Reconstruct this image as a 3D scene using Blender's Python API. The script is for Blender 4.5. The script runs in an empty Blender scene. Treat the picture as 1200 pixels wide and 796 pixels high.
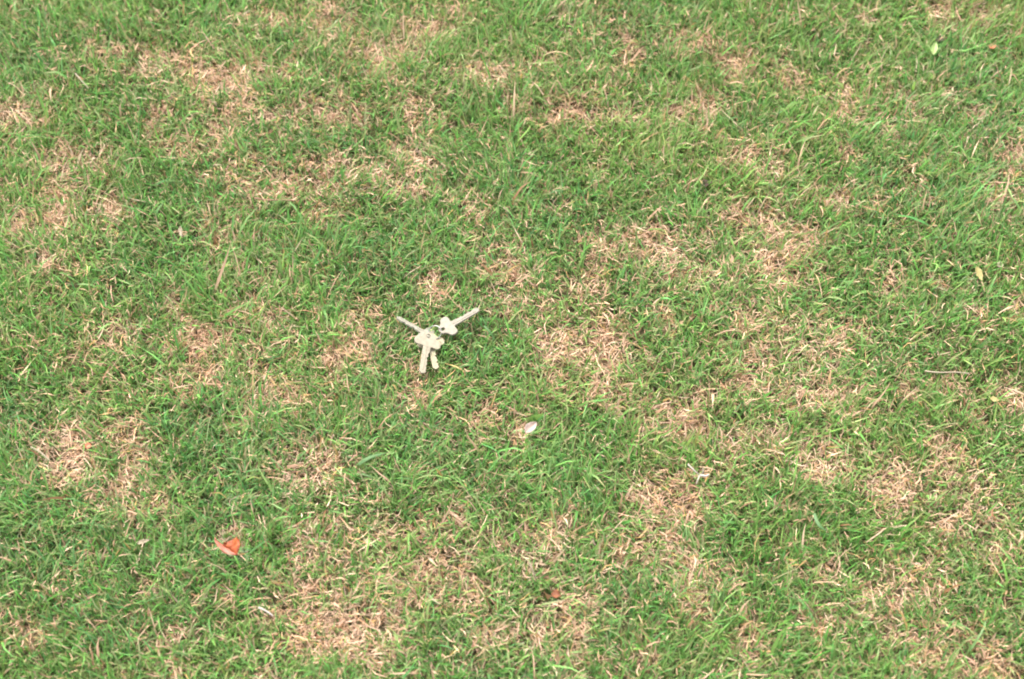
import bpy, bmesh, math
import numpy as np
from mathutils import Vector, Matrix
R = math.radians
scene = bpy.context.scene
COL = scene.collection
rng = np.random.default_rng(7)

# ------------------------------------------------------------------ camera
PITCH, DIST, FOCAL = R(57), 1.5, 52.0
H = DIST * math.sin(PITCH)
cd = bpy.data.cameras.new("camera"); cam = bpy.data.objects.new("camera", cd); COL.objects.link(cam)
cam.location = (0, 0, H); cam.rotation_euler = (math.pi / 2 - PITCH, 0, 0)
cd.lens, cd.sensor_width, cd.clip_start, cd.clip_end = FOCAL, 36, 0.01, 500
cd.dof.use_dof = True; cd.dof.focus_distance = 1.48; cd.dof.aperture_fstop = 5.0
scene.camera = cam

# ------------------------------------------------------------------ sky, sun, exposure
SUN_EL, SUN_AZ = R(62), R(-28)      # azimuth from +Y towards +X
w = bpy.data.worlds.new("World"); scene.world = w; w.use_nodes = True
nt = w.node_tree; nt.nodes.clear()
sky = nt.nodes.new("ShaderNodeTexSky"); sky.sky_type = 'NISHITA'; sky.sun_disc = False
sky.sun_elevation, sky.sun_rotation = SUN_EL, SUN_AZ
sky.air_density, sky.dust_density, sky.ozone_density = 1.0, 4.0, 1.0
hs = nt.nodes.new("ShaderNodeHueSaturation"); hs.inputs["Saturation"].default_value = 0.3
bg = nt.nodes.new("ShaderNodeBackground"); bg.inputs["Strength"].default_value = 0.15
wo = nt.nodes.new("ShaderNodeOutputWorld")
nt.links.new(sky.outputs[0], hs.inputs["Color"]); nt.links.new(hs.outputs[0], bg.inputs[0]); nt.links.new(bg.outputs[0], wo.inputs[0])
sd = bpy.data.lights.new("sun", 'SUN'); sd.energy = 1.1; sd.angle = R(20); sd.color = (1.0, 0.98, 0.94)
sun = bpy.data.objects.new("sun", sd); COL.objects.link(sun)
sdir = Vector((math.sin(SUN_AZ) * math.cos(SUN_EL), math.cos(SUN_AZ) * math.cos(SUN_EL), math.sin(SUN_EL)))
sun.rotation_euler = sdir.to_track_quat('Z', 'Y').to_euler(); sun.location = sdir * 20
scene.view_settings.view_transform = 'Standard'; scene.view_settings.look = 'None'
scene.view_settings.exposure = 2.3; scene.view_settings.gamma = 1.0
scene.cycles.use_denoising = True
scene.cycles.max_bounces = 8; scene.cycles.transmission_bounces = 6; scene.cycles.diffuse_bounces = 5
scene.cycles.filter_width = 1.95

# ------------------------------------------------------------------ helpers
def gp(px, py, z=0.012):
    """photo pixel (1200x796) -> point on the lawn at height z"""
    x = (px - 600) / 1200 * 36 / FOCAL; y = -(py - 398) / 1200 * 36 / FOCAL
    s, c = math.sin(PITCH), math.cos(PITCH)
    d = Vector((x, c + y * s, -s + y * c))
    t = (z - H) / d.z
    return Vector((d.x * t, d.y * t, z))

def tag(o, label=None, cat=None, group=None, kind=None):
    for k, v in (("label", label), ("category", cat), ("group", group), ("kind", kind)):
        if v: o[k] = v
    return o

def link(name, me, mat, parent=None):
    o = bpy.data.objects.new(name, me); COL.objects.link(o)
    if mat: me.materials.append(mat)
    if parent: o.parent = parent
    return o

def mesh_np(name, co, loops, starts, cols=None, smooth=True):
    me = bpy.data.meshes.new(name)
    n, nl, nf = len(co), len(loops), len(starts)
    me.vertices.add(n); me.vertices.foreach_set("co", np.ascontiguousarray(co, np.float32).ravel())
    me.loops.add(nl); me.loops.foreach_set("vertex_index", loops.astype(np.int32))
    me.polygons.add(nf); me.polygons.foreach_set("loop_start", starts.astype(np.int32))
    if smooth: me.polygons.foreach_set("use_smooth", np.ones(nf, bool))
    if cols is not None:
        a = me.color_attributes.new("tint", 'FLOAT_COLOR', 'POINT')
        c4 = np.ones((n, 4), np.float32); c4[:, :3] = cols
        a.data.foreach_set("color", c4.ravel())
    me.update(calc_edges=True); me.validate()
    return me

def vnoise(x, y, scale, seed):
    """smooth value noise, 0..1"""
    g = np.random.default_rng(seed).random((256, 256))
    u, v = x / scale + 91.3, y / scale + 47.7
    i, j = np.floor(u).astype(int), np.floor(v).astype(int)
    f, h = u - i, v - j
    f = f * f * (3 - 2 * f); h = h * h * (3 - 2 * h)
    i0, i1, j0, j1 = i % 256, (i + 1) % 256, j % 256, (j + 1) % 256
    return (g[i0, j0] * (1 - f) + g[i1, j0] * f) * (1 - h) + (g[i0, j1] * (1 - f) + g[i1, j1] * f) * h

def fbm(x, y, scale, seed):
    return (vnoise(x, y, scale, seed) + .5 * vnoise(x, y, scale * .47, seed + 1) + .25 * vnoise(x, y, scale * .21, seed + 2)) / 1.75

# ------------------------------------------------------------------ materials
def new_mat(name):
    m = bpy.data.materials.new(name); m.use_nodes = True
    nt = m.node_tree; b = nt.nodes["Principled BSDF"]
    return m, nt, b

def blade_material(name, rough, spec, trans):
    m, nt, b = new_mat(name)
    at = nt.nodes.new("ShaderNodeAttribute"); at.attribute_name = "tint"
    nt.links.new(at.outputs["Color"], b.inputs["Base Color"])
    b.inputs["Roughness"].default_value = rough; b.inputs["Specular IOR Level"].default_value = spec
    tr = nt.nodes.new("ShaderNodeBsdfTranslucent"); nt.links.new(at.outputs["Color"], tr.inputs["Color"])
    mx = nt.nodes.new("ShaderNodeMixShader"); mx.inputs[0].default_value = trans
    nt.links.new(b.outputs[0], mx.inputs[1]); nt.links.new(tr.outputs[0], mx.inputs[2])
    nt.links.new(mx.outputs[0], nt.nodes["Material Output"].inputs[0])
    return m

M_GREEN = blade_material("grass_blade", .5, .38, .38)
M_DRY = blade_material("dry_grass", .6, .3, .22)

def noise_material(name, stops, scale, rough=.8, bump=.3, spec=.2, metal=0., trans=0., detail=6, dist=.002):
    m, nt, b = new_mat(name)
    tc = nt.nodes.new("ShaderNodeTexCoord"); nz = nt.nodes.new("ShaderNodeTexNoise")
    nz.inputs["Scale"].default_value = scale; nz.inputs["Detail"].default_value = detail
    cr = nt.nodes.new("ShaderNodeValToRGB")
    while len(cr.color_ramp.elements) < len(stops): cr.color_ramp.elements.new(.5)
    for e, (p, c) in zip(cr.color_ramp.elements, stops): e.position = p; e.color = (*c, 1)
    nt.links.new(tc.outputs["Object"], nz.inputs["Vector"]); nt.links.new(nz.outputs["Fac"], cr.inputs[0])
    nt.links.new(cr.outputs[0], b.inputs["Base Color"])
    bp = nt.nodes.new("ShaderNodeBump"); bp.inputs["Strength"].default_value = bump; bp.inputs["Distance"].default_value = dist
    nt.links.new(nz.outputs["Fac"], bp.inputs["Height"]); nt.links.new(bp.outputs[0], b.inputs["Normal"])
    b.inputs["Roughness"].default_value = rough; b.inputs["Specular IOR Level"].default_value = spec; b.inputs["Metallic"].default_value = metal
    if trans:
        tr = nt.nodes.new("ShaderNodeBsdfTranslucent"); nt.links.new(cr.outputs[0], tr.inputs["Color"])
        mx = nt.nodes.new("ShaderNodeMixShader"); mx.inputs[0].default_value = trans
        nt.links.new(b.outputs[0], mx.inputs[1]); nt.links.new(tr.outputs[0], mx.inputs[2])
        nt.links.new(mx.outputs[0], nt.nodes["Material Output"].inputs[0])
    return m

M_SOIL = noise_material("soil_and_thatch", [(.3, (.055, .045, .025)), (.5, (.10, .085, .045)), (.7, (.17, .13, .075))], 160, .95, .8, .1)
M_KEY = noise_material("worn_nickel", [(.3, (.192, .164, .115)), (.7, (.255, .222, .16))], 260, .72, .3, .3, .15, dist=.0004)
M_KEY_BRASS = noise_material("worn_brass_nickel", [(.3, (.20, .168, .10)), (.7, (.25, .218, .145))], 260, .72, .3, .3, .15, dist=.0004)
M_KEY_GREY = noise_material("dull_grey_nickel", [(.3, (.15, .137, .10)), (.7, (.22, .20, .155))], 260, .72, .3, .3, .15, dist=.0004)
M_KEY_SUN_DARKENED = noise_material("nickel_darkened_for_sun", [(.3, (.135, .117, .088)), (.7, (.19, .167, .128))], 260, .72, .3, .3, .15, dist=.0004)  # key nickel with its colour darkened to offset sun on the right-hand key
M_RING = noise_material("steel_wire", [(.3, (.20, .195, .18)), (.7, (.30, .29, .27))], 200, .35, .1, .5, .9, dist=.0002)
M_RED = noise_material("red_leaf", [(.3, (.17, .032, .01)), (.5, (.25, .052, .012)), (.7, (.32, .085, .02))], 170, .5, .3, .3, trans=.25, dist=.0005)
M_PINK = noise_material("red_leaf_underside", [(.3, (.26, .065, .035)), (.5, (.33, .11, .07)), (.7, (.38, .15, .105))], 190, .55, .3, .3, trans=.2, dist=.0005)
M_PETAL = noise_material("dry_petal", [(.35, (.34, .245, .195)), (.65, (.42, .325, .27))], 140, .6, .4, .3, trans=.2, dist=.0006)
M_BROWN = noise_material("brown_leaf", [(.35, (.11, .034, .012)), (.65, (.17, .058, .018))], 150, .6, .4, .3, trans=.1, dist=.0006)
M_REDBIT = noise_material("red_brown_leaf", [(.35, (.33, .10, .05)), (.65, (.45, .17, .08))], 150, .6, .4, .3, trans=.1, dist=.0006)
M_PALEGREEN = noise_material("pale_green_leaf", [(.35, (.20, .28, .085)), (.65, (.27, .35, .12))], 150, .5, .3, .3, trans=.25, dist=.0005)
M_PALEYELLOW = noise_material("pale_yellow_leaf", [(.35, (.24, .20, .07)), (.65, (.30, .255, .10))], 150, .5, .3, .3, trans=.2, dist=.0005)
M_STRAW = noise_material("bleached_straw", [(.35, (.19, .15, .095)), (.65, (.24, .20, .135))], 180, .6, .3, .3, dist=.0004)
M_WHITE = noise_material("white_dead_root", [(.35, (.26, .22, .18)), (.65, (.32, .28, .24))], 180, .6, .3, .3, dist=.0004)
M_TAN = noise_material("tan_straw", [(.35, (.30, .21, .11)), (.65, (.40, .29, .16))], 180, .6, .3, .3, dist=.0004)
M_TWIG = noise_material("brown_twig", [(.35, (.14, .08, .05)), (.65, (.24, .14, .09))], 180, .8, .5, .2, dist=.0005)
M_DARK = noise_material("dark_debris", [(.35, (.035, .022, .018)), (.65, (.08, .05, .04))], 180, .8, .6, .2, dist=.0008)
M_SILVER = noise_material("silvery_blade", [(.35, (.055, .115, .035)), (.65, (.09, .155, .06))], 120, .6, .2, .25, trans=.2, dist=.0003)

# ------------------------------------------------------------------ where the turf is worn and dry
# (photo x, y, half-width, half-height) of each dry patch, put down on the lawn
PATCHES = [
(172,72,22,14),(225,80,18,14),(250,95,30,25),(262,82,18,12),(330,82,35,10),(310,20,25,10),(320,132,28,9),(185,135,14,16),(245,112,18,8),
(20,128,25,12),(80,178,16,10),(103,190,14,9),(66,235,14,22),(78,250,14,14),(24,258,10,14),(128,245,14,16),(58,305,18,9),(250,270,18,12),
(300,200,40,14),(320,222,20,8),(378,205,22,22),(378,250,16,10),(390,125,20,14),(282,305,8,8),(295,350,15,14),(235,395,25,14),(200,358,12,12),
(320,370,18,12),(130,390,18,14),(255,150,10,12),(210,175,20,8),(120,57,15,8),(385,20,15,20),
(412,45,10,20),(448,65,18,22),(508,35,22,12),(535,20,10,12),(575,85,30,16),(500,125,24,10),(412,135,14,8),(490,175,22,14),(430,205,40,12),
(480,222,20,8),(615,125,14,8),(675,130,28,14),(735,135,14,6),(740,60,12,20),(790,48,18,10),(795,130,12,12),(705,205,12,8),(560,240,12,10),
(650,245,14,8),(590,262,8,6),(595,310,25,25),(508,330,12,18),(612,360,22,8),(740,278,40,14),(780,275,14,20),(780,320,14,16),(690,320,14,18),
(425,370,14,14),(705,390,22,14),(780,370,12,14),(480,60,8,8),(640,70,8,4),
(805,45,24,8),(860,72,15,14),(930,82,10,18),(990,95,14,10),(995,130,16,12),(1015,15,8,10),(1110,18,22,14),(1155,18,12,14),(1113,105,8,6),
(1145,130,9,7),(1188,175,11,15),(820,125,24,16),(870,180,18,14),(905,195,14,12),(995,178,10,12),(1040,165,10,14),(1055,110,10,6),
(910,285,22,35),(945,290,16,20),(1045,335,14,14),(995,232,12,8),(1025,235,8,8),(975,235,14,8),(1080,220,10,12),(1175,230,18,16),
(875,370,14,14),(920,375,20,10),(990,388,26,12),(1148,370,10,14),(1100,330,8,8),(860,250,14,14),(812,320,14,10),(1190,360,10,8),
(230,400,30,10),(228,440,20,22),(305,430,22,20),(305,460,18,10),(195,435,10,8),(345,462,12,8),(80,530,26,25),(82,545,18,14),(45,525,10,5),
(150,500,14,12),(160,530,14,14),(145,572,30,14),(165,590,22,12),(362,540,24,20),(350,560,16,10),(370,630,22,18),(352,672,14,14),
(380,720,30,24),(370,745,35,14),(320,715,12,10),(182,692,16,12),(180,745,26,14),(265,692,7,12),(205,790,20,8),(135,785,12,6),(40,740,14,10),
(60,680,10,10),(10,715,10,8),(275,625,14,10),(395,420,14,8),(280,490,12,10),(390,450,10,12),
(410,410,24,12),(490,455,14,18),(560,490,18,20),(605,505,10,14),(640,405,20,12),(690,425,36,26),(650,395,15,10),(720,400,12,14),
(780,490,36,14),(730,470,20,8),(765,580,26,18),(770,640,24,16),(720,650,10,14),(640,620,18,14),(530,600,20,14),(470,620,22,16),(500,640,20,16),
(575,630,20,12),(480,690,20,14),(550,690,28,20),(520,665,14,10),(440,720,20,12),(435,765,24,12),(640,735,20,14),(665,730,20,26),(670,770,12,14),
(580,745,24,12),(450,585,8,6),(760,770,10,6),(410,750,12,14),(690,700,10,8),(620,650,14,10),
(810,490,24,14),(830,460,12,16),(875,440,14,16),(890,410,18,14),(960,410,14,12),(950,460,30,10),(1005,470,16,14),(1000,400,12,10),
(1070,455,14,12),(1115,450,16,10),(1185,465,16,14),(1110,520,14,14),(1150,490,14,10),(870,515,24,10),(910,510,12,12),(960,535,28,16),(970,550,14,14),
(1050,560,30,14),(1055,580,20,14),(1100,545,14,8),(1150,565,16,10),(1165,600,20,14),(1115,610,20,14),(855,535,10,10),(820,590,20,20),(925,590,10,8),
(1025,615,12,8),(815,680,18,16),(820,710,22,12),(845,670,12,8),(960,665,20,10),(1040,690,22,18),(1090,680,20,12),(965,730,14,12),(1165,650,14,12),
(880,750,14,18),(880,775,14,8),(1030,740,14,8),(1090,765,18,18),(1150,750,22,16),(1150,785,40,10),(1180,790,20,10)]
PE = []
for px, py, rx, ry in PATCHES:
    c = gp(px, py); a = gp(px + rx, py); t, b_ = gp(px, py - ry), gp(px, py + ry)
    PE.append((c.x, c.y, .93 * (a.x - c.x), .465 * (t.y - b_.y)))
# beyond the picture the same kind of turf goes on
prng = np.random.default_rng(3)
for _ in range(1500):
    x, y = prng.uniform(-3.5, 3.5), prng.uniform(-2.0, 5.0)
    if .45 < y < 1.31 and abs(x) < .36 * math.hypot(y, H): continue
    PE.append((x, y, prng.uniform(.01, .03), prng.uniform(.01, .025)))
PE = np.array(PE)
# (photo x, y, half-width, half-height) of the lush stretches that stayed green
LUSH = [(40,50,40,40),(60,640,80,80),(20,470,30,40),(1060,240,70,110),(1010,200,40,60),(1130,65,50,40),(960,40,50,40),(640,250,60,50),(520,560,70,50),
        (470,500,60,30),(960,600,50,40),(870,130,40,20),(760,350,30,30),(200,230,50,30),(180,300,50,40),(440,300,70,40),(560,400,40,50),(240,510,60,40),(270,560,50,40),
        (240,640,40,40),(110,720,60,40),(850,640,30,40),(920,690,40,50),(1170,370,30,50),(1080,420,50,30),(660,560,60,40),(620,200,50,30),(160,110,40,30),(740,700,40,40),(1180,520,20,40)]
LE = []
for px, py, rx, ry in LUSH:
    c = gp(px, py); a = gp(px + rx, py); t, b_ = gp(px, py - ry), gp(px, py + ry)
    LE.append((c.x, c.y, a.x - c.x, (t.y - b_.y) / 2))
def lushness(x, y):
    f = np.zeros(len(x))
    for cx, cy, rx, ry in LE: f = np.maximum(f, np.exp(-.7 * (((x - cx) / rx) ** 2 + ((y - cy) / ry) ** 2)))
    return f

GX0, GY0, GS, GN = -3.5, -2.0, .005, 1400          # 5 mm raster of dryness over 7 x 7 m
dry_map = np.zeros((GN, GN), np.float32)
for cx, cy, rx, ry in PE:
    k = 2.6
    i0, i1 = int((cx - k * rx - GX0) / GS), int((cx + k * rx - GX0) / GS) + 1
    j0, j1 = int((cy - k * ry - GY0) / GS), int((cy + k * ry - GY0) / GS) + 1
    i0, j0, i1, j1 = max(i0, 0), max(j0, 0), min(i1, GN), min(j1, GN)
    if i0 >= i1 or j0 >= j1: continue
    X = GX0 + (np.arange(i0, i1) + .5) * GS; Y = GY0 + (np.arange(j0, j1) + .5) * GS
    d2 = ((X[:, None] - cx) / rx) ** 2 + ((Y[None, :] - cy) / ry) ** 2
    f = np.exp(-.5 * d2)
    s = dry_map[i0:i1, j0:j1]; s[:] = 1 - (1 - s) * (1 - .9 * f)

def dryness(x, y):
    i = np.clip(((x - GX0) / GS).astype(int), 0, GN - 1); j = np.clip(((y - GY0) / GS).astype(int), 0, GN - 1)
    d = dry_map[i, j]
    n = .72 * fbm(x, y, .0085, 31) + .28 * fbm(x, y, .024, 36); n2 = fbm(x, y, .12, 41)
    return np.clip(1.02 * d * np.clip(3.8 * n - .95, 0, 1.3) + .45 * (n2 - .49) * (1 - d) + .8 * (n - .54) - .28 * lushness(x, y), 0, 1)

# ------------------------------------------------------------------ the lumps of the ground under the turf
def ground_z(x, y):
    return .012 * (fbm(x, y, .16, 51) - .5) + .006 * (fbm(x, y, .04, 61) - .5)

def build_ground():
    n = 180
    s = np.linspace(-1, 1, n); e = np.sign(s) * (np.abs(s) * .05 + np.abs(s) ** 5 * .95) * 60
    X, Y = np.meshgrid(e, e + .9, indexing='ij')
    fade = np.clip(1.5 - np.hypot(X, Y - .9) / 4, 0, 1)
    Z = ground_z(X, Y) * fade - .002
    co = np.stack([X, Y, Z], -1).reshape(-1, 3)
    idx = np.arange(n * n).reshape(n, n)
    q = np.stack([idx[:-1, :-1], idx[1:, :-1], idx[1:, 1:], idx[:-1, 1:]], -1).reshape(-1)
    me = mesh_np("ground", co, q, np.arange(0, len(q), 4))
    m, nt, b = new_mat("lawn_ground")
    tc = nt.nodes.new("ShaderNodeTexCoord")
    def noise(scale, stops):
        nz = nt.nodes.new("ShaderNodeTexNoise"); nz.inputs["Scale"].default_value = scale; nz.inputs["Detail"].default_value = 8
        cr = nt.nodes.new("ShaderNodeValToRGB")
        while len(cr.color_ramp.elements) < len(stops): cr.color_ramp.elements.new(.5)
        for el, (p, c) in zip(cr.color_ramp.elements, stops): el.position = p; el.color = (*c, 1)
        nt.links.new(tc.outputs["Object"], nz.inputs["Vector"]); nt.links.new(nz.outputs["Fac"], cr.inputs[0])
        return nz, cr
    nz, soil = noise(140, [(.3, (.05, .04, .022)), (.5, (.095, .08, .042)), (.7, (.16, .12, .07))])
    nz2, turf = noise(9, [(.35, (.05, .10, .03)), (.52, (.075, .125, .04)), (.68, (.19, .15, .08))])
    # soil under the blades near the keys, turf tint where the blades thin out with distance
    ln = nt.nodes.new("ShaderNodeVectorMath"); ln.operation = 'LENGTH'
    mr = nt.nodes.new("ShaderNodeMapRange"); mr.inputs[1].default_value = 1.7; mr.inputs[2].default_value = 2.8
    mx = nt.nodes.new("ShaderNodeMix"); mx.data_type = 'RGBA'
    nt.links.new(tc.outputs["Object"], ln.inputs[0]); nt.links.new(ln.outputs["Value"], mr.inputs[0])
    nt.links.new(mr.outputs[0], mx.inputs[0]); nt.links.new(soil.outputs[0], mx.inputs[6]); nt.links.new(turf.outputs[0], mx.inputs[7])
    nt.links.new(mx.outputs[2], b.inputs["Base Color"])
    bp = nt.nodes.new("ShaderNodeBump"); bp.inputs["Strength"].default_value = .9; bp.inputs["Distance"].default_value = .004
    nt.links.new(nz.outputs["Fac"], bp.inputs["Height"]); nt.links.new(bp.outputs[0], b.inputs["Normal"])
    b.inputs["Roughness"].default_value = .95; b.inputs["Specular IOR Level"].default_value = .1
    tag(link("ground", me, m), kind="structure")
build_ground()

# ------------------------------------------------------------------ what lies on the lawn presses the blades down
PRESS = []          # (ax, ay, bx, by, radius, z)
def press(a, b, r, z): PRESS.append((a.x, a.y, b.x, b.y, r, z))
ZK = .0175
press(gp(500, 398, ZK), gp(495, 437, ZK), .005, ZK - .003)
press(gp(492, 403, ZK), gp(515, 396, ZK), .0075, ZK - .003)
press(gp(508, 406, ZK), gp(511, 432, ZK), .005, ZK - .004)
press(gp(466, 373, ZK), gp(497, 390, ZK), .0026, ZK - .003)
press(gp(502, 386, ZK), gp(512, 386, ZK), .006, ZK - .004)
press(gp(517, 384, ZK), gp(533, 381, ZK), .007, ZK - .003)
press(gp(530, 379, ZK), gp(561, 362, ZK), .005, ZK - .003)
press(gp(254, 632, .02), gp(280, 644, .02), .009, .012)
press(gp(616, 507, .02), gp(628, 496, .02), .006, .012)
press(gp(647, 697, .014), gp(655, 697, .014), .006, .009)
press(gp(1093, 63, .02), gp(1096, 50, .02), .005, .013)
press(gp(1145, 315, .02), gp(1149, 328, .02), .005, .013)
press(gp(212, 266, .02), gp(213, 278, .02), .005, .013)
press(gp(812, 550, .02), gp(828, 560, .02), .005, .013)

def squash(P):
    for ax, ay, bx, by, r, z in PRESS:
        dx, dy = bx - ax, by - ay; L2 = dx * dx + dy * dy + 1e-12
        near = np.nonzero((np.abs(P[:, 0] - (ax + bx) / 2) < abs(dx) / 2 + r) & (np.abs(P[:, 1] - (ay + by) / 2) < abs(dy) / 2 + r))[0]
        if not len(near): continue
        q = P[near]
        t = np.clip(((q[:, 0] - ax) * dx + (q[:, 1] - ay) * dy) / L2, 0, 1)
        d = np.hypot(q[:, 0] - ax - t * dx, q[:, 1] - ay - t * dy)
        hit = near[d < r]
        P[hit, 2] = np.minimum(P[hit, 2], z - .0015 * (P[hit, 2] > z))
    return P

# ------------------------------------------------------------------ blades
def ribbons(base, az, lean0, lean1, length, width, cbase, cmid, ctip, nseg, twist=None, side=None):
    """Curved tapering leaves. lean0/lean1: angle from upright at root and tip."""
    N = len(az); P = np.zeros((N, 2 * nseg + 1, 3), np.float32); C = np.zeros((N, 2 * nseg + 1, 3), np.float32)
    p = base.copy(); a = az.copy()
    side = np.zeros(N) if side is None else side
    tw = np.zeros(N) if twist is None else twist
    for k in range(nseg + 1):
        t = k / nseg
        ang = lean0 + (lean1 - lean0) * t
        d = np.stack([np.cos(a) * np.sin(ang), np.sin(a) * np.sin(ang), np.cos(ang)], -1)
        u = np.stack([-np.sin(a), np.cos(a), np.zeros(N)], -1)
        nrm = np.cross(d, u)
        th = tw * t
        wv = u * np.cos(th)[:, None] + nrm * np.sin(th)[:, None]
        wd = width * (.55 + .45 * min(1, t * 3)) * (1 - t ** 2.2) * .5
        col = cbase + (cmid - cbase) * min(1, t / .35) if t < .35 else cmid + (ctip - cmid) * ((t - .35) / .65) ** 1.8
        if k < nseg:
            P[:, 2 * k] = p - wv * wd[:, None]; P[:, 2 * k + 1] = p + wv * wd[:, None]
            C[:, 2 * k] = col; C[:, 2 * k + 1] = col
            p = p + d * (length / nseg)[:, None]
            a = a + side / nseg
        else:
            P[:, 2 * k] = p; C[:, 2 * k] = col
    return P, C

def blade_mesh(name, sets, mat, parent=None):
    co, cl, lp, st = [], [], [], []; off = 0; ls = 0
    for P, C in sets:
        N, V, _ = P.shape; ns = (V - 1) // 2
        f = []
        for k in range(ns - 1): f += [2 * k, 2 * k + 1, 2 * k + 3, 2 * k + 2]
        f += [2 * ns - 2, 2 * ns - 1, 2 * ns]
        f = np.array(f); s = np.array([4 * k for k in range(ns)])
        L = (np.arange(N)[:, None] * V + f[None, :] + off).ravel()
        S = (np.arange(N)[:, None] * len(f) + s[None, :] + ls).ravel()
        co.append(P.reshape(-1, 3)); cl.append(C.reshape(-1, 3)); lp.append(L); st.append(S)
        off += N * V; ls += len(L)
    co = squash(np.concatenate(co))
    me = mesh_np(name, co, np.concatenate(lp), np.concatenate(st), np.concatenate(cl))
    return link(name, me, mat, parent)

def lerp(a, b, t): return a + (b - a) * t[:, None]
A = np.array
G_DEEP, G_MID, G_LIGHT, G_YEL, G_BLUE = A([.040, .132, .022]), A([.082, .225, .033]), A([.155, .335, .074]), A([.215, .310, .068]), A([.072, .215, .070])
T_PALE, T_TAN, T_PINK, T_BROWN, T_GOLD = A([.52, .38, .26]), A([.41, .25, .145]), A([.49, .285, .195]), A([.21, .105, .048]), A([.38, .235, .08])

def scatter(n, x0, x1, y0, y1, hole=None):
    x, y = rng.uniform(x0, x1, n), rng.uniform(y0, y1, n)
    if hole:
        k = ~((x > hole[0]) & (x < hole[1]) & (y > hole[2]) & (y < hole[3])); x, y = x[k], y[k]
    return x, y

def green_colours(x, y, N):
    lu = lushness(x, y); h = fbm(x, y, .05, 71) - .12 * lu; h2 = fbm(x, y, .2, 81) - .36 * lu + .02
    r = rng.random(N)
    c = lerp(np.tile(G_DEEP, (N, 1)), np.tile(G_MID, (N, 1)), np.clip(rng.normal(.7, .3, N), 0, 1.2))
    c = lerp(c, np.tile(G_LIGHT, (N, 1)), np.clip(rng.normal(.28, .3, N) + .9 * (h - .5), 0, 1))
    c = lerp(c, np.tile(G_YEL, (N, 1)), np.clip((r - .76) * 2.2 + 1.3 * (h2 - .5), 0, .8))
    c = lerp(c, np.tile(G_BLUE, (N, 1)), np.clip((rng.random(N) - .6) * 1.5 - 1.0 * (h2 - .5), 0, .8))
    return c

def dry_colours(N, x, y):
    k = rng.random(N); h = fbm(x, y, .06, 91)
    c = lerp(np.tile(T_TAN, (N, 1)), np.tile(T_PALE, (N, 1)), np.clip(rng.normal(.35, .35, N) + (h - .5), 0, 1))
    c = lerp(c, np.tile(T_PINK, (N, 1)), np.clip((rng.random(N) - .5) * 1.6, 0, .8))
    c = lerp(c, np.tile(T_BROWN, (N, 1)), np.where(k < .22, rng.uniform(.4, 1, N), 0))
    c = lerp(c, np.tile(T_GOLD, (N, 1)), np.where(k > .88, rng.uniform(.4, 1, N), 0))
    return c

def turf(n_shoot, region, hole, nseg, scale, dens_straw):
    x, y = scatter(n_shoot, *region, hole)
    # clumping: jitter shoots towards loose tufts, thin them where it is worn
    d = dryness(x, y)
    keep = rng.random(len(x)) < (1 - .6 * d) * (.62 + .6 * fbm(x, y, .022, 101))
    x, y, d = x[keep], y[keep], d[keep]
    n = len(x); nl = rng.integers(2, 5, n)
    ix = np.repeat(np.arange(n), nl); N = len(ix)
    clump = fbm(x, y, .03, 111); tall = .72 + .75 * fbm(x, y, .07, 121)
    comb = fbm(x, y, .09, 131) * 4 * math.pi
    bx, by = x[ix] + rng.normal(0, .0016, N), y[ix] + rng.normal(0, .0016, N)
    base = np.stack([bx, by, ground_z(bx, by) + rng.uniform(0, .004, N)], -1)
    L = np.clip(rng.lognormal(math.log(.0132), .40, N), .005, .040) * tall[ix] * (1 - .35 * d[ix]) * scale ** .5
    W = rng.normal(.00152, .0004, N).clip(.0008, .0028) * scale
    broad_ = rng.random(N); W = np.where(broad_ < .035, W * 1.65, W); L = np.where(broad_ < .02, L * 1.3, L)
    az = np.where(rng.random(N) < .3, comb[ix] + rng.normal(0, .6, N), rng.uniform(0, 2 * math.pi, N))
    l0 = np.abs(rng.normal(.35, .28, N)) + .25 * d[ix]; l1 = l0 + np.abs(rng.normal(.7, .5, N))
    gc = green_colours(x, y, n)[ix] * rng.normal(1.05, .28, (N, 1)).clip(.45, 1.8)
    dc = dry_colours(N, bx, by)
    dead = rng.random(N) < (.055 + .6 * d[ix])
    yellow = np.clip(rng.normal(.12, .28, N) + .5 * d[ix], 0, .8)
    mid = np.where(dead[:, None], dc, lerp(gc, dc, yellow * .55))
    tip = np.where(dead[:, None], dc * .95, lerp(mid, dc, np.where(rng.random(N) < .3, rng.uniform(.3, 1, N), 0)))
    bas = lerp(mid, np.tile(T_PALE * .8, (N, 1)), rng.uniform(.05, .4, N))
    live = ribbons(base, az, l0, l1, L, W, bas, mid, tip, nseg, rng.normal(0, .7, N), rng.normal(0, .5, N))
    # dead leaves and stems lying in and over the turf
    m = int(n_shoot * dens_straw)
    sx, sy = scatter(m, *region, hole); sdn = dryness(sx, sy)
    k = rng.random(len(sx)) < .13 + .95 * sdn
    sx, sy, sdn = sx[k], sy[k], sdn[k]; M = len(sx)
    zb = ground_z(sx, sy) + rng.uniform(.001, .009, M) + .004 * (1 - sdn)
    lean = rng.normal(1.42, .3, M); SL = np.clip(rng.lognormal(math.log(.0092), .46, M), .003, .03) * scale ** .5
    sc = dry_colours(M, sx, sy) * rng.normal(1.0, .28, (M, 1)).clip(.4, 1.6)
    straw = ribbons(np.stack([sx, sy, zb], -1), rng.uniform(0, 2 * math.pi, M), lean, lean + rng.normal(.12, .45, M), SL,
                    rng.normal(.00108, .0003, M).clip(.0005, .002) * scale, sc * .85, sc, sc * 1.05, max(2, nseg - 1),
                    rng.normal(0, 1.0, M), rng.normal(0, .9, M))
    return live, straw

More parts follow.
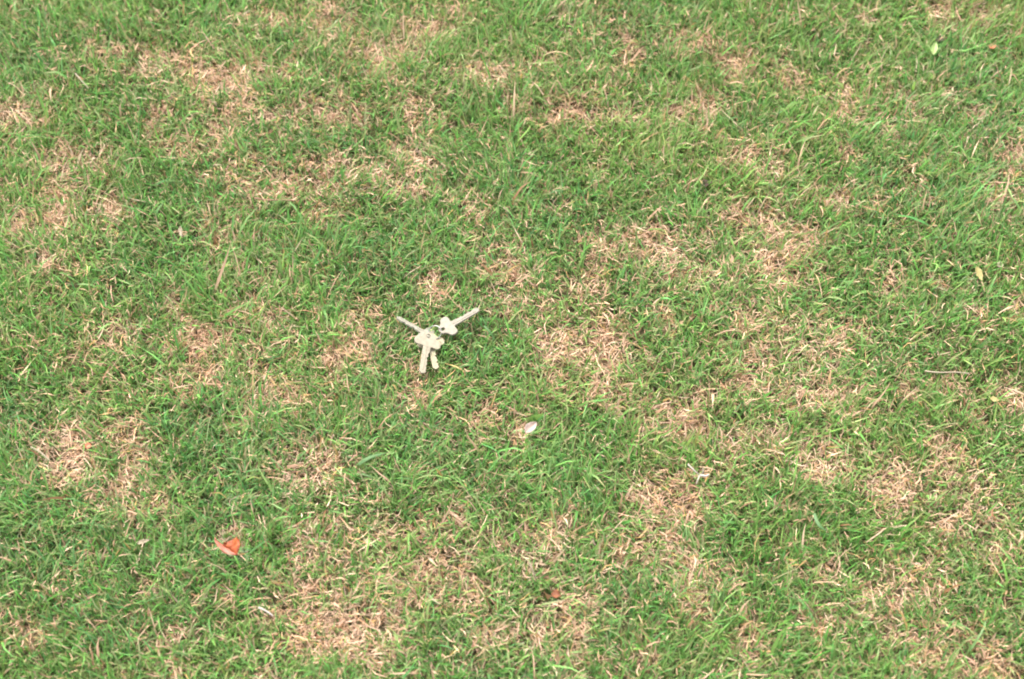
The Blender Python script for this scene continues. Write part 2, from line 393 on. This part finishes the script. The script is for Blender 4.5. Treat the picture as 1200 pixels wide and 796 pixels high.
NEAR = (-.72, .72, .38, 1.43)
live0, straw0 = turf(155000, NEAR, None, 3, 1.0, 1.6)
MIDR = (-1.6, 1.6, -.3, 2.4)
live1, straw1 = turf(112000, MIDR, NEAR, 2, 2.0, .8)
FAR = (-3.4, 3.4, -1.9, 4.9)
live2, straw2 = turf(48000, FAR, MIDR, 2, 3.0, .5)
tag(blade_mesh("grass", [live0, live1, live2], M_GREEN), "short patchy lawn of green and yellowing grass blades", "grass", kind="stuff")
tag(blade_mesh("dry_grass", [straw0, straw1, straw2], M_DRY), "tan dead grass and straw matted through the worn lawn patches", "dry grass", kind="stuff")
print("blades", sum(len(s[0]) for s in (live0, live1, live2)), "straws", sum(len(s[0]) for s in (straw0, straw1, straw2)))

# ------------------------------------------------------------------ the keys
def frame(origin, xaxis, zhint=Vector((0, 0, 1))):
    x = xaxis.normalized(); y = zhint.cross(x).normalized(); z = x.cross(y)
    return Matrix(((x.x, y.x, z.x, origin.x), (x.y, y.y, z.y, origin.y), (x.z, y.z, z.z, origin.z), (0, 0, 0, 1)))

def smooth_loop(pts, it=2):
    for _ in range(it):
        q = []
        for i, p in enumerate(pts):
            n = pts[(i + 1) % len(pts)]
            q += [(.75 * p[0] + .25 * n[0], .75 * p[1] + .25 * n[1]), (.25 * p[0] + .75 * n[0], .25 * p[1] + .75 * n[1])]
        pts = q
    return pts

def plate(outline, hole, thick, bevel=.0004):
    """flat stamped plate with an optional round hole; outline in metres"""
    bm = bmesh.new()
    def ring(pts): 
        vs = [bm.verts.new((x, y, 0)) for x, y in pts]
        return [bm.edges.new((vs[i], vs[(i + 1) % len(vs)])) for i in range(len(vs))]
    e = ring(outline)
    if hole:
        hx, hy, hr = hole
        e += ring([(hx + hr * math.cos(a), hy + hr * math.sin(a)) for a in np.linspace(0, 2 * math.pi, 20, endpoint=False)])
    bmesh.ops.triangle_fill(bm, use_beauty=True, use_dissolve=False, edges=e)
    r = bmesh.ops.extrude_face_region(bm, geom=bm.faces[:])
    vs = [v for v in r["geom"] if isinstance(v, bmesh.types.BMVert)]
    bmesh.ops.translate(bm, verts=vs, vec=(0, 0, thick))
    bmesh.ops.translate(bm, verts=bm.verts, vec=(0, 0, -thick / 2))
    bmesh.ops.recalc_face_normals(bm, faces=bm.faces)
    rim = [ed for ed in bm.edges if len(ed.link_faces) == 2 and ed.calc_face_angle(0) > .9]
    bmesh.ops.bevel(bm, geom=rim, offset=bevel, segments=2, affect='EDGES', profile=.5)
    return bm

def thicken(bm, t):
    bm.normal_update()
    r = bmesh.ops.extrude_face_region(bm, geom=bm.faces[:], use_keep_orig=True)
    new = [e for e in r["geom"] if isinstance(e, bmesh.types.BMVert)]
    for v in new: v.co += v.normal * t if v.normal.length > .5 else Vector((0, 0, t))
    bmesh.ops.recalc_face_normals(bm, faces=bm.faces)

def bm_mesh(name, bm, smooth=False):
    me = bpy.data.meshes.new(name); bm.to_mesh(me); bm.free()
    if smooth:
        for p in me.polygons: p.use_smooth = True
    return me

mm = .001
def bow_outline(kind):
    if kind == 'wide':      # squat bow with two rounded ears and a small crown around the hole
        p = [(-2, -3.7), (-2, 3.7), (-1, 5.5), (-1.6, 9.5), (-.6, 12.8), (3.4, 14.2), (7.0, 12.6), (8.2, 8.8), (10.4, 6.2), (13.6, 4.6), (14.6, 0), (13.6, -4.6), (10.4, -6.2), (8.2, -8.8), (7.0, -12.6), (3.4, -14.2), (-.6, -12.8), (-1.6, -9.5), (-1, -5.5)]
    else:                   # rounder bow
        p = [(-2, -4), (-2, 4), (1.5, 6), (3.5, 10.2), (8, 12), (13, 11), (17.5, 7), (19, 0), (17.5, -7), (13, -11), (8, -12), (3.5, -10.2), (1.5, -6)]
    return [(x * mm, y * mm) for x, y in smooth_loop(p)]

def blade_outline(L, W, cuts):
    """blade from the shoulder (x=0) to the tip (x=-L): straight spine, cut edge with teeth"""
    p = [(1.5, W / 2), (-L + 2.2, W / 2), (-L, W / 2 - 2.6), (-L + .8, -W / 2 + 2.2)]
    xs = np.linspace(-L + 2.4, -7.5, len(cuts) * 2 + 1)
    for i in range(len(cuts)):
        c = cuts[i]
        p += [(xs[2 * i], -W / 2 + c * .4), (xs[2 * i + 1], -W / 2 + c)]
    p += [(-6.5, -W / 2 + .1), (-4.8, -W / 2), (1.5, -W / 2)]
    return [(x * mm, y * mm) for x, y in p]

keys = bpy.data.objects.new("bunch_of_keys", None); COL.objects.link(keys)
keys.location = gp(510, 388, .004); keys.empty_display_size = .02
tag(keys, "bunch of four worn pale metal keys splayed out on the grass", "keys")
KINV = Matrix.Translation(-keys.location)

def make_key(bow_px, tip_px, zb, zt, kind, L, W, hole_x, mat, roll, label, cuts, groove=True):
    o = gp(*bow_px, zb); t = gp(*tip_px, zt)
    ax = (o - t)
    up = Matrix.Rotation(R(roll), 3, ax.normalized()) @ Vector((0, 0, 1))
    f = KINV @ frame(o, ax, up)
    bow = link("key", bm_mesh("key", plate(bow_outline(kind), (hole_x * mm, 0, 2.1 * mm), 2.2 * mm, .0005)), mat, keys)
    bow.matrix_local = f
    bow["label"] = label
    Lr = max(L, ax.length * 1000)
    bm = plate(blade_outline(Lr, W, cuts), None, 2.0 * mm, .0003)
    me = bm_mesh("blade", bm); bl = link("blade", me, mat, bow); bl.location = (0, 0, -.0001)
    if groove:          # milled rib along the flat of the blade
        for s in (1, -1):
            g = bmesh.new(); bmesh.ops.create_cube(g, size=1, matrix=Matrix.Translation((-(Lr - 3) * mm / 2, .0009, s * .00105)) @ Matrix.Diagonal(((Lr - 5) * mm, .0016, .0006, 1)))
            bmesh.ops.bevel(g, geom=g.edges[:], offset=.00022, segments=1, affect='EDGES')
            link("rib", bm_mesh("rib", g), mat, bow)
    return bow

kr = make_key((505.6, 405.0), (511.6, 433.0), ZK - .003, ZK - .004, 'wide', 28, 7.0, 10.2, M_KEY_BRASS, 6, "yellowish key lying partly under the front key", [1.2, 2.2, 1.4, 2.5, 1.5])
kl = make_key((496.0, 389.5), (464.5, 371.8), ZK - .002, ZK + .001, 'wide', 28, 6.8, 10.2, M_KEY_GREY, -34, "duller grey key pointing up to the left", [1.0, 1.8, 1.2, 2.0])
kt = make_key((529.3, 380.5), (561.5, 361.8), ZK + .002, ZK + .006, 'wide', 28, 7.2, 10.2, M_KEY_SUN_DARKENED, 13, "pale key pointing up to the right", [1.0, 2.0, 1.3, 2.2, 1.2])
kf = make_key((500.4, 405.0), (495.0, 438.0), ZK + .0035, ZK + .001, 'wide', 28, 7.6, 10.2, M_KEY, 24, "whitest key lying on top pointing towards the viewer", [1.3, 2.0, 1.6, 2.6, 1.4])
# split ring through the four bows
bm = bmesh.new()
c = gp(509.8, 389.8, ZK - .0005); rr = .0068
ringf = Matrix.Translation(c) @ Matrix.Rotation(R(25), 4, 'X') @ Matrix.Rotation(R(-14), 4, 'Y')
prev = None; ns, nr = 90, 8
loops = []
for i in range(ns):
    a = 4 * math.pi * i / (ns - 1) * .96
    r = []
    for j in range(nr):
        b_ = 2 * math.pi * j / nr
        q = Vector(((rr + .00045 * math.cos(b_)) * math.cos(a), (rr + .00045 * math.cos(b_)) * math.sin(a), .00045 * math.sin(b_) + .0011 * i / ns))
        r.append(bm.verts.new(ringf @ q - keys.location))
    loops.append(r)
for i in range(ns - 1):
    for j in range(nr):
        bm.faces.new((loops[i][j], loops[i][(j + 1) % nr], loops[i + 1][(j + 1) % nr], loops[i + 1][j]))
bm.faces.new(loops[0][::-1]); bm.faces.new(loops[-1])
link("key_ring", bm_mesh("key_ring", bm, True), M_RING, keys)

# ------------------------------------------------------------------ fallen leaves, petals and straws
def leaf_mesh(name, L, W, fold, curl, shape=1.0, thick=.00035, nu=12, nv=4, half=None, wob=.0006, seed=0):
    """Leaf along +X: two halves folded up about the midrib and curled along its length. half=+1/-1 gives one half only."""
    r = np.random.default_rng(seed); bm = bmesh.new()
    vlist = list(range(-nv, nv + 1)) if half is None else [half * k for k in range(nv + 1)]
    G = []
    for i in range(nu + 1):
        t = i / nu
        wdt = W * .5 * (math.sin(math.pi * min(1, t * .97 + .015)) ** .75) * (1 - .35 * shape * (t - .4))
        row = []
        for v in vlist:
            s = v / nv
            yy = abs(s) * wdt; ang = fold * (1 if s >= 0 else 1)
            y = math.copysign(yy * math.cos(ang), s) if s else 0; z = yy * math.sin(ang) + .12 * yy * abs(s)
            x = t * L; a = curl * (t - .5)
            row.append(bm.verts.new((L * (.5 * 0) + (math.sin(a) / curl * L if abs(curl) > .01 else (t - .5) * L), y + r.normal(0, wob * .3),
                                     z + (1 - math.cos(a)) / max(abs(curl), .01) * L * (1 if curl > 0 else -1) + r.normal(0, wob) * abs(s))))
        G.append(row)
    for i in range(nu):
        for j in range(len(vlist) - 1):
            bm.faces.new((G[i][j], G[i + 1][j], G[i + 1][j + 1], G[i][j + 1]))
    bmesh.ops.recalc_face_normals(bm, faces=bm.faces)
    thicken(bm, thick)
    return bm_mesh(name, bm, True)

def tube_bm(bm, pts, r0, r1, n=6):
    loops = []
    for i, p in enumerate(pts):
        d = (pts[min(i + 1, len(pts) - 1)] - pts[max(i - 1, 0)]).normalized()
        u = d.cross(Vector((.13, .27, .95))).normalized(); v = d.cross(u)
        r = r0 + (r1 - r0) * i / (len(pts) - 1)
        loops.append([bm.verts.new(p + (u * math.cos(a) + v * math.sin(a)) * r) for a in np.linspace(0, 2 * math.pi, n, endpoint=False)])
    for i in range(len(pts) - 1):
        for j in range(n): bm.faces.new((loops[i][j], loops[i][(j + 1) % n], loops[i + 1][(j + 1) % n], loops[i + 1][j]))
    bm.faces.new(loops[0][::-1]); bm.faces.new(loops[-1])

def place(o, a_px, b_px, za, zb, roll=0):
    a, b = gp(*a_px, za), gp(*b_px, zb)
    up = Matrix.Rotation(R(roll), 3, (b - a).normalized()) @ Vector((0, 0, 1))
    o.matrix_world = frame((a + b) / 2, b - a, up)
    return (b - a).length

def leaf(name, label, cat, a_px, b_px, za, zb, W, mat, fold=.3, curl=.5, roll=0, seed=0, group=None, stalk=None, shape=1.):
    L = (gp(*b_px, zb) - gp(*a_px, za)).length
    o = link(name, leaf_mesh(name, L, W, fold, curl, shape, seed=seed), mat)
    place(o, a_px, b_px, za, zb, roll); tag(o, label, cat, group)
    if stalk:
        bm = bmesh.new()
        tube_bm(bm, [Vector((L * .48 + stalk * t, .001 * math.sin(3 * t), -.002 * t)) for t in np.linspace(0, 1, 5)], .0006, .0004)
        link("stalk", bm_mesh("stalk", bm, True), M_TAN, o)
    return o

# folded orange-red leaf: one half stands up and shows its pink back, the other lies open
red = bpy.data.objects.new("fallen_leaf", None); COL.objects.link(red)
a, b = gp(252, 632, .024), gp(279, 651, .0225)
red.matrix_world = frame((a + b) / 2, b - a)
tag(red, "folded orange-red fallen leaf with a pale pink edge in the grass", "leaf")
Lr = (b - a).length
h1 = link("leaf_half", leaf_mesh("leaf_half", Lr, .013, .5, .25, .3, half=-1, seed=4, wob=.0012), M_PINK, red); h1["label"] = "pale pink half folded upright"
h2 = link("leaf_half", leaf_mesh("leaf_half", Lr * .6, .023, .3, .5, -.6, half=1, seed=5, wob=.0018), M_RED, red); h2["label"] = "orange half lying open"; h2.location = (Lr * .17, -.0004, .0004)
bm = bmesh.new(); tube_bm(bm, [Vector((-Lr * .47 - .002 * t, .001 * t, .0025 - .002 * t)) for t in np.linspace(-.6, 1, 6)], .0006, .0005)
link("stalk", bm_mesh("stalk", bm, True), M_PINK, red)

leaf("dry_petal", "curled pinkish white dry petal lying below and right of the keys", "petal", (615.5, 507.5), (628.5, 495.5), .020, .022, .0105, M_PETAL, .55, .6, 10, 11)
leaf("dry_petal", "small pale dry petal standing in green grass between tan patches on the left", "petal", (211.5, 266), (213.5, 278), .020, .017, .0055, M_STRAW, .6, .5, 25, 12)
leaf("leaf_fragment", "small rusty brown leaf fragment sunk in the grass near the bottom", "leaf", (646, 696), (657, 698), .013, .013, .009, M_BROWN, .25, .5, 0, 13)
leaf("leaf_fragment", "tiny reddish brown leaf fragment near the upper right corner", "leaf", (1159, 56), (1167, 54), .014, .014, .007, M_REDBIT, .25, .5, 0, 14)
leaf("fallen_leaf", "pale green leaf lying beside a small dark hole in the lawn", "leaf", (1093, 65), (1097, 49), .017, .021, .0075, M_PALEGREEN, .3, .4, 10, 15)
leaf("fallen_leaf", "pale yellow leaf with a tan stalk by the right edge", "leaf", (1144, 313), (1150, 330), .021, .017, .008, M_PALEYELLOW, .35, .4, 0, 16, stalk=.012)
leaf("leaf_fragment", "small tan yellow leaf scrap just above the pale yellow leaf", "leaf", (1168, 312), (1176, 310), .018, .018, .007, M_STRAW, .2, .4, 0, 17)
leaf("leaf_fragment", "small bright yellow leaf scrap at the edge of a dry patch by the right edge", "leaf", (1160, 467), (1170, 470), .018, .018, .006, M_PALEYELLOW, .3, .5, 0, 18)
leaf("seed_husk", "tiny pale yellow seed husk in the grass near the top", "seed", (643, 86), (650, 90), .018, .018, .004, M_PALEYELLOW, .6, .3, 0, 19)
leaf("leaf_fragment", "orange scrap of leaf in the dry patch at the left", "leaf", (100, 524), (107, 521), .015, .015, .006, M_REDBIT, .3, .5, 0, 20)
leaf("leaf_fragment", "curled tan leaf scrap in the green grass below the dry patch at far left", "leaf", (160, 638), (176, 633), .018, .019, .005, M_STRAW, .5, .5, 0, 21)
leaf("bark_chip", "dark brown chip of bark in a gap of the lawn upper right of centre", "bark", (822, 218), (834, 213), .011, .012, .009, M_DARK, .3, .4, 0, 22)
leaf("bark_chip", "dark chip lying in the small hole above the pale green leaf", "bark", (1097, 49), (1107, 43), .010, .011, .009, M_DARK, .3, .4, 0, 23)

def straw(name, label, cat, pix, zs, r0, r1, mat, group=None):
    """stem through photo points, smoothed"""
    P = [gp(px, py, z) for (px, py), z in zip(pix, zs)]
    for _ in range(2):
        q = [P[0]]
        for i in range(len(P) - 1): q += [P[i] * .75 + P[i + 1] * .25, P[i] * .25 + P[i + 1] * .75]
        P = q + [P[-1]]
    c = P[len(P) // 2].copy(); bm = bmesh.new(); tube_bm(bm, [p - c for p in P], r0, r1)
    o = link(name, bm_mesh(name, bm, True), mat); o.location = c
    return tag(o, label, cat, group)

straw("dry_straw", "long bleached straw lying level across the grass near the right edge", "straw", [(1084, 435), (1100, 437), (1120, 436), (1136, 438)], [.021, .022, .021, .021], .0009, .0006, M_STRAW)
straw("dry_straw", "tan grass stem arched over the lawn near the top", "straw", [(637, 66), (645, 61), (658, 61), (668, 66), (672, 70)], [.018, .025, .028, .024, .015], .0008, .0005, M_TAN)
straw("dry_straw", "thin brown stem lying level in the grass left of the upper dry patch", "straw", [(298, 232), (315, 235), (335, 234), (352, 236)], [.018, .020, .019, .018], .0007, .0005, M_TWIG)
straw("dry_straw", "bleached straw leaning in the grass in the upper left", "straw", [(88, 86), (95, 94), (104, 104)], [.024, .022, .017], .0009, .0006, M_STRAW)
straw("dry_straw", "bleached straw sticking out of the dry patch at far left", "straw", [(36, 524), (48, 530), (58, 540)], [.022, .020, .016], .0010, .0008, M_STRAW)
straw("dry_straw", "whitish straw end beside a dry patch near the lower left", "straw", [(303, 712), (312, 716), (320, 722)], [.021, .020, .017], .0012, .0007, M_WHITE)
straw("dry_straw", "pale straw standing in the grass above the rusty leaf fragment", "straw", [(620, 659), (624, 668), (628, 678)], [.024, .021, .014], .0009, .0007, M_STRAW)

tw = bpy.data.objects.new("dead_root", None); COL.objects.link(tw); tw.location = gp(822, 557, .017)
tag(tw, "small bleached white branching root on a dry patch lower right of centre", "root")
for pts, zs, r in ([((806, 544), (812, 550), (820, 557)), (.022, .02, .018), .0008], [((820, 557), (827, 558), (831, 556)), (.018, .019, .02), .0013], [((820, 557), (818, 562), (816, 567)), (.018, .018, .017), .0007], [((823, 557), (824, 552), (824, 549)), (.018, .022, .025), .0006]):
    bm = bmesh.new(); tube_bm(bm, [gp(*p, z) - tw.location for p, z in zip(pts, zs)], r, r * .7)
    link("branch", bm_mesh("branch", bm, True), M_WHITE, tw)

def broad(label, pix, zs, wd, mat):
    P = [gp(px, py, z) for (px, py), z in zip(pix, zs)]
    for _ in range(2):
        q = [P[0]]
        for i in range(len(P) - 1): q += [P[i] * .75 + P[i + 1] * .25, P[i] * .25 + P[i + 1] * .75]
        P = q + [P[-1]]
    c = P[0].copy(); bm = bmesh.new(); rows = []
    for i, p in enumerate(P):
        t = i / (len(P) - 1); d = (P[min(i + 1, len(P) - 1)] - P[max(i - 1, 0)]).normalized()
        s = d.cross(Vector((0, 0, 1))).normalized(); wv = wd * .5 * (1 - t ** 2.5) * (.7 + .3 * min(1, 3 * t)) + .0001
        rows.append([bm.verts.new(p - c + s * wv + Vector((0, 0, .0006))), bm.verts.new(p - c), bm.verts.new(p - c - s * wv + Vector((0, 0, .0006)))])
    for i in range(len(P) - 1):
        for j in range(2): bm.faces.new((rows[i][j], rows[i + 1][j], rows[i + 1][j + 1], rows[i][j + 1]))
    thicken(bm, .0003)
    o = link("grass_leaf", bm_mesh("grass_leaf", bm, True), mat); o.location = c
    tag(o, label, "grass leaf")
broad("broad silvery green grass leaf curving flat below and left of the keys", [(420, 545), (430, 538), (440, 534), (452, 532)], [.02, .024, .024, .02], .004, M_SILVER)
broad("bent silvery grass leaf in the green lawn at lower right", [(954, 602), (957, 612), (963, 620), (970, 622)], [.026, .027, .026, .02], .0035, M_SILVER)
broad("pale straight grass leaf lying across the turf right of the keys", [(567, 382), (574, 389), (580, 399)], [.028, .026, .02], .0022, M_SILVER)
